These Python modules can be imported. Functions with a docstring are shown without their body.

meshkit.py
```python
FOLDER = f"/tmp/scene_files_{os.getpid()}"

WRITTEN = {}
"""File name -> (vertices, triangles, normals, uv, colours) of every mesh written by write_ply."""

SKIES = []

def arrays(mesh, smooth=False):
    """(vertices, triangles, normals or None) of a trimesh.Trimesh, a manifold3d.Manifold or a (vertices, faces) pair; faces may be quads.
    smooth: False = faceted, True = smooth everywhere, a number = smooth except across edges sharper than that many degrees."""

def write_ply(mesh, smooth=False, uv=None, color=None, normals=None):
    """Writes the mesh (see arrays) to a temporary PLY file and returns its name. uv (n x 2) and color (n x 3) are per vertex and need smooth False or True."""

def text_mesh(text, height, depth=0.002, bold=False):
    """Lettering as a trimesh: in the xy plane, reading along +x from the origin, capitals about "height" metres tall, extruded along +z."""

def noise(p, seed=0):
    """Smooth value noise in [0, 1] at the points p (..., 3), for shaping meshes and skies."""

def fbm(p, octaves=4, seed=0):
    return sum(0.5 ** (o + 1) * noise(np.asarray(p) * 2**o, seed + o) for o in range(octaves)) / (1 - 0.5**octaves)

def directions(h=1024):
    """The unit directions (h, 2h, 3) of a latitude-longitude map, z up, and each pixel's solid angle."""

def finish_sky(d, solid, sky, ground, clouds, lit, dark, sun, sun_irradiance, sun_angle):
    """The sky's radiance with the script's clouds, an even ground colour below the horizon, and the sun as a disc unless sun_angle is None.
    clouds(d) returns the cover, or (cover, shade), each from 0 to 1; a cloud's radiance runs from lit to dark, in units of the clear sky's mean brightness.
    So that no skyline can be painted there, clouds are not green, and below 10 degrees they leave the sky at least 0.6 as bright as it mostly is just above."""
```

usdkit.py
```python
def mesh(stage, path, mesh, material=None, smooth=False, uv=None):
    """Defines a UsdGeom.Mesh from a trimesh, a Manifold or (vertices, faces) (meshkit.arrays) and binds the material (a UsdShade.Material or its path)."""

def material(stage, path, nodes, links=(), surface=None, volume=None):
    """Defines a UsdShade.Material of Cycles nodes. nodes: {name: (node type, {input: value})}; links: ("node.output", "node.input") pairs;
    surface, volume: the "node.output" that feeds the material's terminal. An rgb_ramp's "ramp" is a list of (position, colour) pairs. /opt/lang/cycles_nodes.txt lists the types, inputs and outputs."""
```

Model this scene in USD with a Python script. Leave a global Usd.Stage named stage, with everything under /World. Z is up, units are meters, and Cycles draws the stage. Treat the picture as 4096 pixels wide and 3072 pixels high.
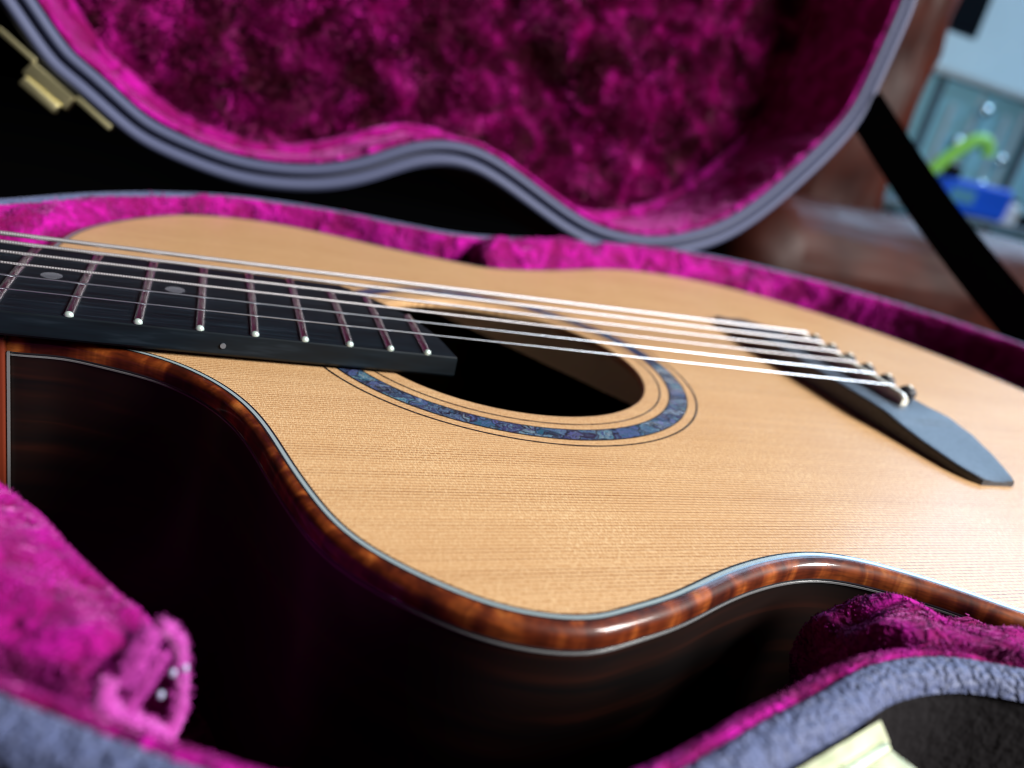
import math, random, numpy as np, trimesh, usdkit, meshkit
from pxr import Usd, UsdGeom, UsdLux, UsdShade, Gf, Vt, Sdf
from scipy.interpolate import CubicSpline
from scipy.spatial import Delaunay
import shapely
from shapely.geometry import Polygon

rng = np.random.default_rng(7)
stage = Usd.Stage.CreateInMemory()
UsdGeom.SetStageUpAxis(stage, 'Z')
UsdGeom.Xform.Define(stage, '/World')
UsdGeom.Scope.Define(stage, '/World/Looks')

# ------------------------------------------------------------------ camera (solved from the fret spacing; z = 0 is the guitar's top)
CAM = np.array([-.2426, -.2285, .0826])
RX, RY, RZ = 1.2109, .2426, -.4228
def _rot():
    c, s = math.cos, math.sin
    Rz = np.array([[c(RZ), -s(RZ), 0], [s(RZ), c(RZ), 0], [0, 0, 1]])
    Rx = np.array([[1, 0, 0], [0, c(RX), -s(RX)], [0, s(RX), c(RX)]])
    Ry = np.array([[c(RY), -s(RY), 0], [s(RY), c(RY), 0], [0, 0, 1]])
    return Rz @ Rx @ Ry
ROT = _rot()
cam = UsdGeom.Camera.Define(stage, '/World/camera')
M4 = np.eye(4); M4[:3, :3] = ROT.T; M4[3, :3] = CAM
cam.AddTransformOp().Set(Gf.Matrix4d(M4.tolist()))
cam.CreateFocalLengthAttr(6.86)
cam.CreateHorizontalApertureAttr(6.86 * 4096 / 3078.7)
cam.CreateFStopAttr(2.1)
cam.CreateFocusDistanceAttr(.184)
cam.CreateClippingRangeAttr((.01, 100.))
cam.CreateExposureAttr(0.0)

# ------------------------------------------------------------------ lamps
def rect_light(name, pos, aim, w, h, intensity, color):
    l = UsdLux.RectLight.Define(stage, '/World/' + name)
    l.CreateWidthAttr(w); l.CreateHeightAttr(h); l.CreateIntensityAttr(intensity); l.CreateColorAttr(Gf.Vec3f(*color))
    p, d = np.array(pos, float), np.array(aim, float) - np.array(pos, float)
    z = -d / np.linalg.norm(d); x = np.cross([0, 0, 1], z); x /= np.linalg.norm(x); y = np.cross(z, x)
    m = np.eye(4); m[0, :3], m[1, :3], m[2, :3], m[3, :3] = x, y, z, p
    l.AddTransformOp().Set(Gf.Matrix4d(m.tolist()))
rect_light('key_lamp', (1.25, -1.12, 1.18), (0, .03, 0), .62, .70, 98., (1, .985, .95))
rect_light('window_lamp', (5.0, 2.5, 3.0), (.2, .7, 0.), 2.3, 2.3, 11., (.46, .70, 1.0))

# ------------------------------------------------------------------ helpers
BASE = {}
COUNT = {}
def path_for(parent, name):
    key = parent + '/' + name
    n = COUNT.get(key, 0); COUNT[key] = n + 1
    return key if n == 0 else f'{key}_{n:03d}'
def tag(prim, label=None, category=None, group=None, kind=None):
    for k, v in (('label', label), ('category', category), ('group', group), ('kind', kind)):
        if v: prim.SetCustomDataByKey(k, v)
def thing(name, base, label, category, group=None):
    p = path_for('/World', name)
    x = UsdGeom.Xform.Define(stage, p); x.AddTranslateOp().Set(Gf.Vec3d(*map(float, base)))
    BASE[p] = np.array(base, float)
    tag(x.GetPrim(), label, category, group)
    return p
def base_of(parent):
    for k, b in BASE.items():
        if parent == k or parent.startswith(k + '/'): return b
    return np.zeros(3)
def part(parent, name, mesh, mat, smooth=30, label=None, kind=None):
    if isinstance(mesh, trimesh.Trimesh): v, f = np.array(mesh.vertices), np.array(mesh.faces)
    elif hasattr(mesh, 'to_mesh'): m = mesh.to_mesh(); v, f = m.vert_properties[:, :3], m.tri_verts
    else: v, f = mesh
    p = path_for(parent, name)
    usdkit.mesh(stage, p, (np.asarray(v) - base_of(parent), f), '/World/Looks/' + mat, smooth=smooth)
    if label or kind: tag(stage.GetPrimAtPath(p), label, kind=kind)
    return p
def structure(name, mesh, mat, smooth=30):
    p = part('/World', name, mesh, mat, smooth); tag(stage.GetPrimAtPath(p), kind='structure'); return p
def cat(*ms):
    vs, fs, n = [], [], 0
    for m in ms:
        v, f = (np.array(m.vertices), np.array(m.faces)) if isinstance(m, trimesh.Trimesh) else m
        vs.append(np.asarray(v, float)); fs.append(np.asarray(f) + n); n += len(v)
    return np.vstack(vs), np.vstack(fs)
def quads(nu, nv, cu=False, cv=False):
    i = np.arange(nu if cu else nu - 1); j = np.arange(nv if cv else nv - 1)
    I, J = np.meshgrid(i, j, indexing='ij'); a = I * nv + J; b = I * nv + (J + 1) % nv
    c = ((I + 1) % nu) * nv + (J + 1) % nv; d = ((I + 1) % nu) * nv + J
    q = np.stack([a, b, c, d], -1).reshape(-1, 4)
    return np.vstack([q[:, [0, 1, 2]], q[:, [0, 2, 3]]])
def closed_spline(pts, n, tension=None):
    P = np.array(pts, float); Q = np.vstack([P, P[:1]])
    t = np.r_[0, np.cumsum(np.sqrt(np.linalg.norm(np.diff(Q, axis=0), axis=1)))]
    s = CubicSpline(t, Q, bc_type='periodic')(np.linspace(0, t[-1], n * 8, endpoint=False))
    d = np.r_[0, np.cumsum(np.linalg.norm(np.diff(np.vstack([s, s[:1]]), axis=0), axis=1))]
    u = np.linspace(0, d[-1], n, endpoint=False); s2 = np.vstack([s, s[:1]])
    return np.stack([np.interp(u, d, s2[:, k]) for k in range(P.shape[1])], 1)
def open_spline(pts, n):
    P = np.array(pts, float); t = np.r_[0, np.cumsum(np.sqrt(np.linalg.norm(np.diff(P, axis=0), axis=1)))]
    s = CubicSpline(t, P)(np.linspace(0, t[-1], n * 8))
    d = np.r_[0, np.cumsum(np.linalg.norm(np.diff(s, axis=0), axis=1))]; u = np.linspace(0, d[-1], n)
    return np.stack([np.interp(u, d, s[:, k]) for k in range(P.shape[1])], 1)
def outward(P):
    a = np.sum(P[:, 0] * np.roll(P[:, 1], -1) - np.roll(P[:, 0], -1) * P[:, 1])
    t = np.roll(P, -1, 0) - np.roll(P, 1, 0); t /= np.linalg.norm(t, axis=1, keepdims=True) + 1e-12
    return np.stack([t[:, 1], -t[:, 0]], 1) * np.sign(a)
def offset_curve(P, d):
    """Closed plan curve moved outward by d, same number of points, smoothed so inner corners do not fold."""
    Q = P + outward(P) * d
    for _ in range(int(abs(d) * 1000 / 3) + 1): Q = .5 * Q + .25 * (np.roll(Q, 1, 0) + np.roll(Q, -1, 0))
    return Q
def sweep(P, N, prof, z, close_profile=False):
    """Sweeps profile rows (offset, dz) along the closed plan curve P with normals N; z: height at each point."""
    prof = np.array(prof, float); n, m = len(P), len(prof)
    xy = P[:, None] + N[:, None] * prof[None, :, :1]
    zz = np.broadcast_to(np.asarray(z, float), (n,))[:, None] + prof[None, :, 1]
    return np.concatenate([xy, zz[..., None]], -1).reshape(-1, 3), quads(n, m, True, close_profile)
def tube(pts, r, sides=10, caps=True):
    p = np.asarray(pts, float); r = np.broadcast_to(np.asarray(r, float), (len(p),))
    t = np.gradient(p, axis=0); t /= np.linalg.norm(t, axis=1, keepdims=True)
    ref = np.array([0, 0, 1.]) if abs(t[0, 2]) < .8 else np.array([0, 1., 0])
    a = np.cross(t, ref); a /= np.linalg.norm(a, axis=1, keepdims=True); b = np.cross(t, a)
    g = np.arange(sides) * 2 * np.pi / sides
    v = p[:, None] + r[:, None, None] * (np.cos(g)[None, :, None] * a[:, None] + np.sin(g)[None, :, None] * b[:, None])
    f = quads(len(p), sides, False, True); v = v.reshape(-1, 3)
    if caps:
        n = len(v); v = np.vstack([v, p[:1], p[-1:]]); k = np.arange(sides)
        f = np.vstack([f, np.stack([np.full(sides, n), k, (k + 1) % sides], 1), np.stack([np.full(sides, n + 1), n - sides + (k + 1) % sides, n - sides + k], 1)])
    return v, f
def fill(curve, step):
    """Triangulated sheet inside a closed plan curve, with inner points: (n x 2, faces)."""
    poly = Polygon(curve); x0, y0, x1, y1 = poly.bounds
    X, Y = np.meshgrid(np.arange(x0, x1, step), np.arange(y0, y1, step * .87)); X[1::2] += step / 2
    inner = poly.buffer(-step * .5); k = shapely.contains_xy(inner, X.ravel(), Y.ravel())
    pts = np.vstack([curve, np.stack([X.ravel()[k], Y.ravel()[k]], 1)])
    f = Delaunay(pts).simplices; c = pts[f].mean(1)
    f = f[shapely.contains_xy(poly, c[:, 0], c[:, 1])]
    a = np.cross(pts[f[:, 1]] - pts[f[:, 0]], pts[f[:, 2]] - pts[f[:, 0]]); f[a < 0] = f[a < 0][:, ::-1]
    return pts, f[np.abs(a) > 1e-12]
def rounded_box(size, r, center=(0, 0, 0), n=3):
    m = trimesh.creation.icosphere(n, r); v = np.array(m.vertices)
    v = v + np.sign(np.where(np.abs(v) < 1e-9, 1, v)) * (np.array(size) / 2 - r)
    h = trimesh.convex.convex_hull(v); h.apply_translation(center); return h
def boxm(x0, x1, y0, y1, z0, z1, bevel=.0):
    s = (x1 - x0, y1 - y0, z1 - z0); c = ((x0 + x1) / 2, (y0 + y1) / 2, (z0 + z1) / 2)
    return rounded_box(s, bevel, c, 1) if bevel else trimesh.creation.box(s, trimesh.transformations.translation_matrix(c))
def fuzz(parent, name, mesh, mat, n, length, width, seed=0, jitter=.55, comb=None, keep=None):
    """Short pile standing on a surface: BasisCurves, one part."""
    v, f = mesh; r = np.random.default_rng(seed)
    a, b, c = v[f[:, 0]], v[f[:, 1]], v[f[:, 2]]; nr = np.cross(b - a, c - a); ar = np.linalg.norm(nr, axis=1); nr = nr / (ar[:, None] + 1e-15)
    if keep is not None: ar = ar * keep((a + b + c) / 3, nr)
    i = r.choice(len(f), n, p=ar / ar.sum()); u = r.random((n, 2)); u = np.where((u.sum(1) > 1)[:, None], 1 - u, u)
    p = a[i] + u[:, :1] * (b - a)[i] + u[:, 1:] * (c - a)[i]
    lean = np.stack([meshkit.fbm(p * 55 + 9.1 * k, 2, seed + k) - .5 for k in range(3)], 1) * 2.6
    d = nr[i] + jitter * r.normal(size=(n, 3)) * .5 + lean * .8 + (0 if comb is None else np.array(comb))
    d /= np.linalg.norm(d, axis=1, keepdims=True); L = length * r.uniform(.55, 1.15, (n, 1))
    bend = r.normal(size=(n, 3)) * .25 * L
    pts = np.stack([p - nr[i] * .0004, p + d * L * .55 + bend * .3, p + d * L + bend], 1).reshape(-1, 3) - base_of(parent)
    pp = path_for(parent, name); cv = UsdGeom.BasisCurves.Define(stage, pp)
    cv.CreateTypeAttr('linear'); cv.CreateCurveVertexCountsAttr(Vt.IntArray.FromNumpy(np.full(n, 3, np.int32)))
    cv.CreatePointsAttr(Vt.Vec3fArray.FromNumpy(pts.astype(np.float32)))
    w = np.tile([width, width * .8, width * .3], n).astype(np.float32)
    cv.CreateWidthsAttr(Vt.FloatArray.FromNumpy(w)); cv.SetWidthsInterpolation('vertex')
    UsdShade.MaterialBindingAPI.Apply(cv.GetPrim()).Bind(UsdShade.Material.Get(stage, '/World/Looks/' + mat))
    tag(cv.GetPrim(), kind='stuff')

# ------------------------------------------------------------------ materials
def mat(name, nodes, links=(), surface='p.BSDF'):
    usdkit.material(stage, '/World/Looks/' + name, nodes, links, surface=surface)
def plain(name, color, rough=.5, **kw):
    mat(name, {'p': ('principled_bsdf', {'base_color': color, 'roughness': rough, **kw})})
GEO = {'g': ('geometry', {})}

# spruce: fine dark growth lines along x, cross silk, satin lacquer
mat('spruce', {**GEO,
    'm1': ('mapping', {'scale': (5., 480., 1.)}), 'warp': ('noise_texture', {'scale': 9., 'detail': 2.}),
    'sx': ('separate_xyz', {}), 'wy': ('math', {'math_type': 'multiply_add', 'value2': .0032}),
    'cx': ('combine_xyz', {}), 'xs': ('math', {'math_type': 'multiply', 'value2': .006}),
    'dens': ('noise_texture', {'scale': 16., 'detail': 1.}), 'dm': ('mapping', {'scale': (.03, 1., 0.)}),
    'w': ('wave_texture', {'wave_type': 'bands', 'bands_direction': 'y', 'profile': 'saw', 'scale': 275., 'distortion': .5, 'detail': 1., 'detail_scale': 3.}),
    'wr': ('rgb_ramp', {'ramp': [(0, (0, 0, 0)), (.60, (.05, .05, .05)), (.80, (.9, .9, .9)), (.90, (1, 1, 1)), (.97, (.9, .9, .9)), (1, (0, 0, 0))]}),
    'ly': ('mapping', {'scale': (2., 330., 1.)}), 'ln': ('noise_texture', {'scale': 1., 'detail': 3.}),
    'lr': ('rgb_ramp', {'ramp': [(.3, (.25, .25, .25)), (.7, (1, 1, 1))]}),
    'lm': ('math', {'math_type': 'multiply'}),
    'silkm': ('mapping', {'scale': (2600., 900., 1.)}), 'silk': ('noise_texture', {'scale': 1., 'detail': 2., 'distortion': .6}),
    'silkr': ('rgb_ramp', {'ramp': [(.42, (0, 0, 0)), (.68, (1, 1, 1))]}),
    'patch': ('noise_texture', {'scale': 32., 'detail': 3.}), 'patchr': ('rgb_ramp', {'ramp': [(.25, (.4, .4, .4)), (.75, (1, 1, 1))]}),
    'sm': ('math', {'math_type': 'multiply'}),
    'base': ('rgb_ramp', {'ramp': [(0, (.46, .255, .115)), (1, (.58, .350, .170))]}), 'bn': ('noise_texture', {'scale': 14., 'detail': 2.}), 'bm': ('mapping', {'scale': (.25, 3., 1.)}),
    'c1': ('mix_color', {'b': (.20, .072, .020)}), 'lf': ('math', {'math_type': 'multiply', 'value2': 1.0}),
    'c2': ('mix_color', {'b': (.86, .64, .38)}), 'sf': ('math', {'math_type': 'multiply', 'value2': .46}),
    'h': ('math', {'math_type': 'subtract'}), 'bump': ('bump', {'strength': .12, 'distance': .0006}),
    'p': ('principled_bsdf', {'roughness': .42, 'specular_ior_level': .12, 'coat_weight': .26, 'coat_roughness': .19})},
   [('g.position', 'sx.vector'), ('g.position', 'dm.vector'), ('dm.vector', 'warp.vector'), ('warp.fac', 'wy.value1'), ('sx.y', 'wy.value3'),
    ('sx.x', 'xs.value1'), ('xs.value', 'cx.x'), ('wy.value', 'cx.y'), ('cx.vector', 'w.vector'), ('w.fac', 'wr.fac'),
    ('g.position', 'ly.vector'), ('ly.vector', 'ln.vector'), ('ln.fac', 'lr.fac'), ('wr.color', 'lm.value1'), ('lr.color', 'lm.value2'),
    ('g.position', 'silkm.vector'), ('silkm.vector', 'silk.vector'), ('silk.fac', 'silkr.fac'), ('g.position', 'patch.vector'), ('patch.fac', 'patchr.fac'),
    ('silkr.color', 'sm.value1'), ('patchr.color', 'sm.value2'),
    ('g.position', 'bm.vector'), ('bm.vector', 'bn.vector'), ('bn.fac', 'base.fac'), ('base.color', 'c1.a'), ('lm.value', 'lf.value1'), ('lf.value', 'c1.fac'),
    ('c1.result', 'c2.a'), ('sm.value', 'sf.value1'), ('sf.value', 'c2.fac'), ('c2.result', 'p.base_color'),
    ('sm.value', 'h.value1'), ('lm.value', 'h.value2'), ('h.value', 'bump.height'), ('bump.normal', 'p.normal')])
plain('purfling_white', (.27, .33, .35), .25, coat_weight=.5)
plain('side_white', (.13, .13, .135), .35, coat_weight=.3)
plain('purfling_black', (.012, .012, .014), .3, coat_weight=.5)
# figured koa binding
mat('koa', {**GEO, 'm': ('mapping', {'scale': (150., 150., 22.)}), 'n': ('noise_texture', {'scale': 1., 'detail': 3., 'distortion': .7}),
    'r': ('rgb_ramp', {'ramp': [(.36, (.045, .0055, .0014)), (.50, (.115, .018, .0035)), (.62, (.26, .058, .010)), (.74, (.48, .15, .03))]}),
    'm2': ('mapping', {'scale': (260., 260., 1600.)}), 'n2': ('noise_texture', {'scale': 1., 'detail': 2.}), 'r2': ('rgb_ramp', {'ramp': [(.3, (.55, .55, .55)), (.65, (1, 1, 1))]}),
    'mx': ('mix_color', {'blend_type': 'multiply', 'fac': 1.}),
    'p': ('principled_bsdf', {'roughness': .5, 'specular_ior_level': .2, 'coat_weight': .35, 'coat_roughness': .07})},
   [('g.position', 'm.vector'), ('m.vector', 'n.vector'), ('n.fac', 'r.fac'), ('g.position', 'm2.vector'), ('m2.vector', 'n2.vector'), ('n2.fac', 'r2.fac'), ('r.color', 'mx.a'), ('r2.color', 'mx.b'), ('mx.result', 'p.base_color')])
mat('rosewood', {**GEO, 'm': ('mapping', {'scale': (14., 14., 210.)}), 'n': ('noise_texture', {'scale': 1., 'detail': 4., 'distortion': .5}),
    'r': ('rgb_ramp', {'ramp': [(.35, (.002, .001, .001)), (.55, (.007, .0018, .0010)), (.7, (.020, .0040, .0018))]}),
    'p': ('principled_bsdf', {'roughness': .5, 'specular_ior_level': .25, 'coat_weight': .12, 'coat_roughness': .15})},
   [('g.position', 'm.vector'), ('m.vector', 'n.vector'), ('n.fac', 'r.fac'), ('r.color', 'p.base_color')])
mat('mahogany', {**GEO, 'm': ('mapping', {'scale': (40., 300., 300.)}), 'n': ('noise_texture', {'scale': 1., 'detail': 3.}),
    'r': ('rgb_ramp', {'ramp': [(.3, (.07, .012, .004)), (.7, (.15, .03, .009))]}), 'p': ('principled_bsdf', {'roughness': .38, 'coat_weight': .6, 'coat_roughness': .1})},
   [('g.position', 'm.vector'), ('m.vector', 'n.vector'), ('n.fac', 'r.fac'), ('r.color', 'p.base_color')])
plain('heel_wood', (.12, .018, .006), .4, coat_weight=.4)
mat('ebony', {**GEO, 'm': ('mapping', {'scale': (45., 700., 300.)}), 'n': ('noise_texture', {'scale': 1., 'detail': 3.}),
    'r': ('rgb_ramp', {'ramp': [(.35, (.0012, .003, .005)), (.6, (.003, .007, .011)), (.75, (.011, .018, .026))]}),
    'b': ('bump', {'strength': .25, 'distance': .0003}), 'p': ('principled_bsdf', {'roughness': .5, 'specular_ior_level': .2})},
   [('g.position', 'm.vector'), ('m.vector', 'n.vector'), ('n.fac', 'r.fac'), ('r.color', 'p.base_color'), ('n.fac', 'b.height'), ('b.normal', 'p.normal')])
mat('bridge_ebony', {**GEO, 'n': ('noise_texture', {'scale': 700., 'detail': 3.}),
    'r': ('rgb_ramp', {'ramp': [(.35, (.008, .011, .017)), (.7, (.028, .036, .052))]}),
    'b': ('bump', {'strength': .3, 'distance': .0003}), 'p': ('principled_bsdf', {'roughness': .5, 'specular_ior_level': .7})},
   [('g.position', 'n.vector'), ('n.fac', 'r.fac'), ('r.color', 'p.base_color'), ('n.fac', 'b.height'), ('b.normal', 'p.normal')])
mat('abalone', {**GEO, 'n0': ('noise_texture', {'scale': 150., 'detail': 2., 'distortion': .8}), 'off': ('vector_math', {'math_type': 'multiply_add', 'vector2': (.012, .012, .0), 'vector3': (0, 0, 0)}),
    'v': ('voronoi_texture', {'scale': 190., 'randomness': 1.}), 've': ('voronoi_texture', {'scale': 190., 'feature': 'distance_to_edge', 'randomness': 1.}),
    'sc': ('separate_color', {}), 'half': ('math', {'math_type': 'multiply_add', 'value2': .7, 'value3': -.08}), 'n1': ('noise_texture', {'scale': 420., 'detail': 3., 'distortion': 3.}), 'add': ('math', {'math_type': 'multiply_add', 'value2': .8}),
    'r': ('rgb_ramp', {'ramp': [(.15, (.015, .015, .03)), (.28, (.06, .07, .20)), (.38, (.02, .03, .07)), (.47, (.12, .22, .32)), (.54, (.06, .06, .20)), (.61, (.02, .18, .24)), (.68, (.26, .34, .42)), (.74, (.03, .025, .04)), (.84, (.10, .12, .32)), (1.0, (.02, .10, .16))]}),
    'er': ('rgb_ramp', {'ramp': [(.0, (.22, .18, .18)), (.04, (.5, .47, .46)), (.09, (1, 1, 1))]}), 'mx': ('mix_color', {'blend_type': 'multiply', 'fac': 1.}),
    'p': ('principled_bsdf', {'roughness': .25, 'metallic': .2, 'coat_weight': .8, 'coat_roughness': .08})},
   [('g.position', 'n0.vector'), ('n0.color', 'off.vector1'), ('g.position', 'off.vector3'), ('off.vector', 'v.vector'), ('off.vector', 've.vector'), ('v.color', 'sc.color'), ('off.vector', 'n1.vector'),
    ('n1.fac', 'add.value1'), ('sc.r', 'half.value1'), ('half.value', 'add.value3'), ('add.value', 'r.fac'), ('ve.distance', 'er.fac'), ('r.color', 'mx.a'), ('er.color', 'mx.b'), ('mx.result', 'p.base_color')])
plain('pearl', (.11, .12, .14), .3, coat_weight=.3)
plain('nickel', (.66, .64, .64), .24, metallic=1.)
plain('fret_end_metal', (.46, .56, .52), .42, metallic=.5)
plain('steel_string', (.55, .60, .68), .36, metallic=1.)
mat('wound_string', {**GEO, 'w': ('wave_texture', {'wave_type': 'bands', 'bands_direction': 'x', 'scale': 470., 'detail': 0.}), 'b': ('bump', {'strength': .5, 'distance': .0001}),
    'p': ('principled_bsdf', {'base_color': (.50, .48, .50), 'roughness': .46, 'metallic': .85})},
   [('g.position', 'w.vector'), ('w.fac', 'b.height'), ('b.normal', 'p.normal')])
plain('bone', (.72, .70, .60), .35, coat_weight=.4)
plain('brace_spruce', (.80, .70, .56), .7)
plain('inner_wood', (.62, .48, .34), .8)
# magenta crushed plush
def plush_mat(name, lo, hi, scale, sheen, fine=520.):
    mat(name, {**GEO, 'n': ('noise_texture', {'scale': scale, 'detail': 4., 'distortion': .9}), 'f': ('noise_texture', {'scale': fine, 'detail': 2.}),
        'mf': ('math', {'math_type': 'multiply_add', 'value2': .28}), 'sub': ('math', {'math_type': 'add', 'value2': -.14}),
        'r': ('rgb_ramp', {'ramp': [(.36, lo), (.53, tuple(.65 * a + .35 * b for a, b in zip(lo, hi))), (.70, hi)]}),
        'b1': ('bump', {'strength': .7, 'distance': .012}), 'b2': ('bump', {'strength': .6, 'distance': .0012}),
        'p': ('principled_bsdf', {'roughness': .85, 'specular_ior_level': .1, 'sheen_weight': sheen, 'sheen_roughness': .35, 'sheen_tint': (1., .22, .75)})},
       [('g.position', 'n.vector'), ('g.position', 'f.vector'), ('f.fac', 'mf.value1'), ('n.fac', 'mf.value3'), ('mf.value', 'sub.value1'), ('sub.value', 'r.fac'), ('r.color', 'p.base_color'),
        ('n.fac', 'b1.height'), ('b1.normal', 'b2.normal'), ('f.fac', 'b2.height'), ('b2.normal', 'p.normal')])
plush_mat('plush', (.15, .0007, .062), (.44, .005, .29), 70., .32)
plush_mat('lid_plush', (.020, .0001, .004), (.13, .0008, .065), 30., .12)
mat('pile', {**GEO, 'n': ('noise_texture', {'scale': 75., 'detail': 3., 'distortion': .6}), 'r': ('rgb_ramp', {'ramp': [(.36, (.09, .0005, .045)), (.50, (.25, .003, .16)), (.66, (.50, .014, .37))]}),
    'p': ('principled_bsdf', {'roughness': .7, 'specular_ior_level': .2, 'sheen_weight': .25, 'sheen_tint': (1., .35, .85)})},
   [('g.position', 'n.vector'), ('n.fac', 'r.fac'), ('r.color', 'p.base_color')])
plain('trim_plush', (.34, .028, .26), .85, sheen_weight=.4, sheen_tint=(1., .6, .95))
plain('trim_pile', (.40, .03, .31), .8)
mat('lid_fibre', {**GEO, 'n': ('noise_texture', {'scale': 42., 'detail': 4., 'distortion': .9}), 'r': ('rgb_ramp', {'ramp': [(.37, (.055, .0002, .012)), (.50, (.16, .0009, .066)), (.60, (.36, .004, .19)), (.70, (.60, .010, .36))]}),
    'p': ('principled_bsdf', {'roughness': .5, 'specular_ior_level': .3})}, [('g.position', 'n.vector'), ('n.fac', 'r.fac'), ('r.color', 'p.base_color')])
mat('vinyl', {**GEO, 'n': ('noise_texture', {'scale': 560., 'detail': 1.5, 'distortion': .5}), 'b': ('bump', {'strength': 1., 'distance': .0022}),
    'p': ('principled_bsdf', {'base_color': (.064, .080, .170), 'roughness': .62, 'specular_ior_level': .4, 'sheen_weight': .15, 'sheen_tint': (.6, .7, 1.)})},
   [('g.position', 'n.vector'), ('n.fac', 'b.height'), ('b.normal', 'p.normal')])
mat('vinyl_dark', {**GEO, 'n': ('noise_texture', {'scale': 420., 'detail': 2.}), 'b': ('bump', {'strength': .6, 'distance': .0008}),
    'p': ('principled_bsdf', {'base_color': (.007, .0055, .007), 'roughness': .7, 'specular_ior_level': .2})},
   [('g.position', 'n.vector'), ('n.fac', 'b.height'), ('b.normal', 'p.normal')])
plain('rim_rubber', (.064, .074, .140), .6, specular_ior_level=.35)
plain('groove', (.01, .01, .018), .6)
plain('brass', (.88, .80, .48), .25, metallic=1.)
plain('brass_gold', (.84, .76, .44), .34, metallic=1.)
mat('brass_satin', {**GEO, 'n': ('noise_texture', {'scale': 300., 'detail': 3.}), 'r': ('rgb_ramp', {'ramp': [(.35, (.36, .40, .27)), (.65, (.56, .58, .42))]}), 'b': ('bump', {'strength': .25, 'distance': .0004}), 'p': ('principled_bsdf', {'roughness': .42, 'metallic': .7})},
    [('g.position', 'n.vector'), ('n.fac', 'r.fac'), ('r.color', 'p.base_color'), ('n.fac', 'b.height'), ('b.normal', 'p.normal')])
plain('strap', (.0015, .0015, .0022), 1., specular_ior_level=.05)
plain('staple', (.42, .42, .6), .5, metallic=.3)
mat('leather', {**GEO, 'n': ('noise_texture', {'scale': 14., 'detail': 4.}), 'v': ('voronoi_texture', {'scale': 420.}),
    'r': ('rgb_ramp', {'ramp': [(.3, (.013, .0014, .0006)), (.7, (.036, .0056, .0024))]}), 'b': ('bump', {'strength': .25, 'distance': .0012}), 'p': ('principled_bsdf', {'roughness': .5, 'specular_ior_level': .16})},
   [('g.position', 'n.vector'), ('n.fac', 'r.fac'), ('r.color', 'p.base_color'), ('g.position', 'v.vector'), ('v.distance', 'b.height'), ('b.normal', 'p.normal')])

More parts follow.
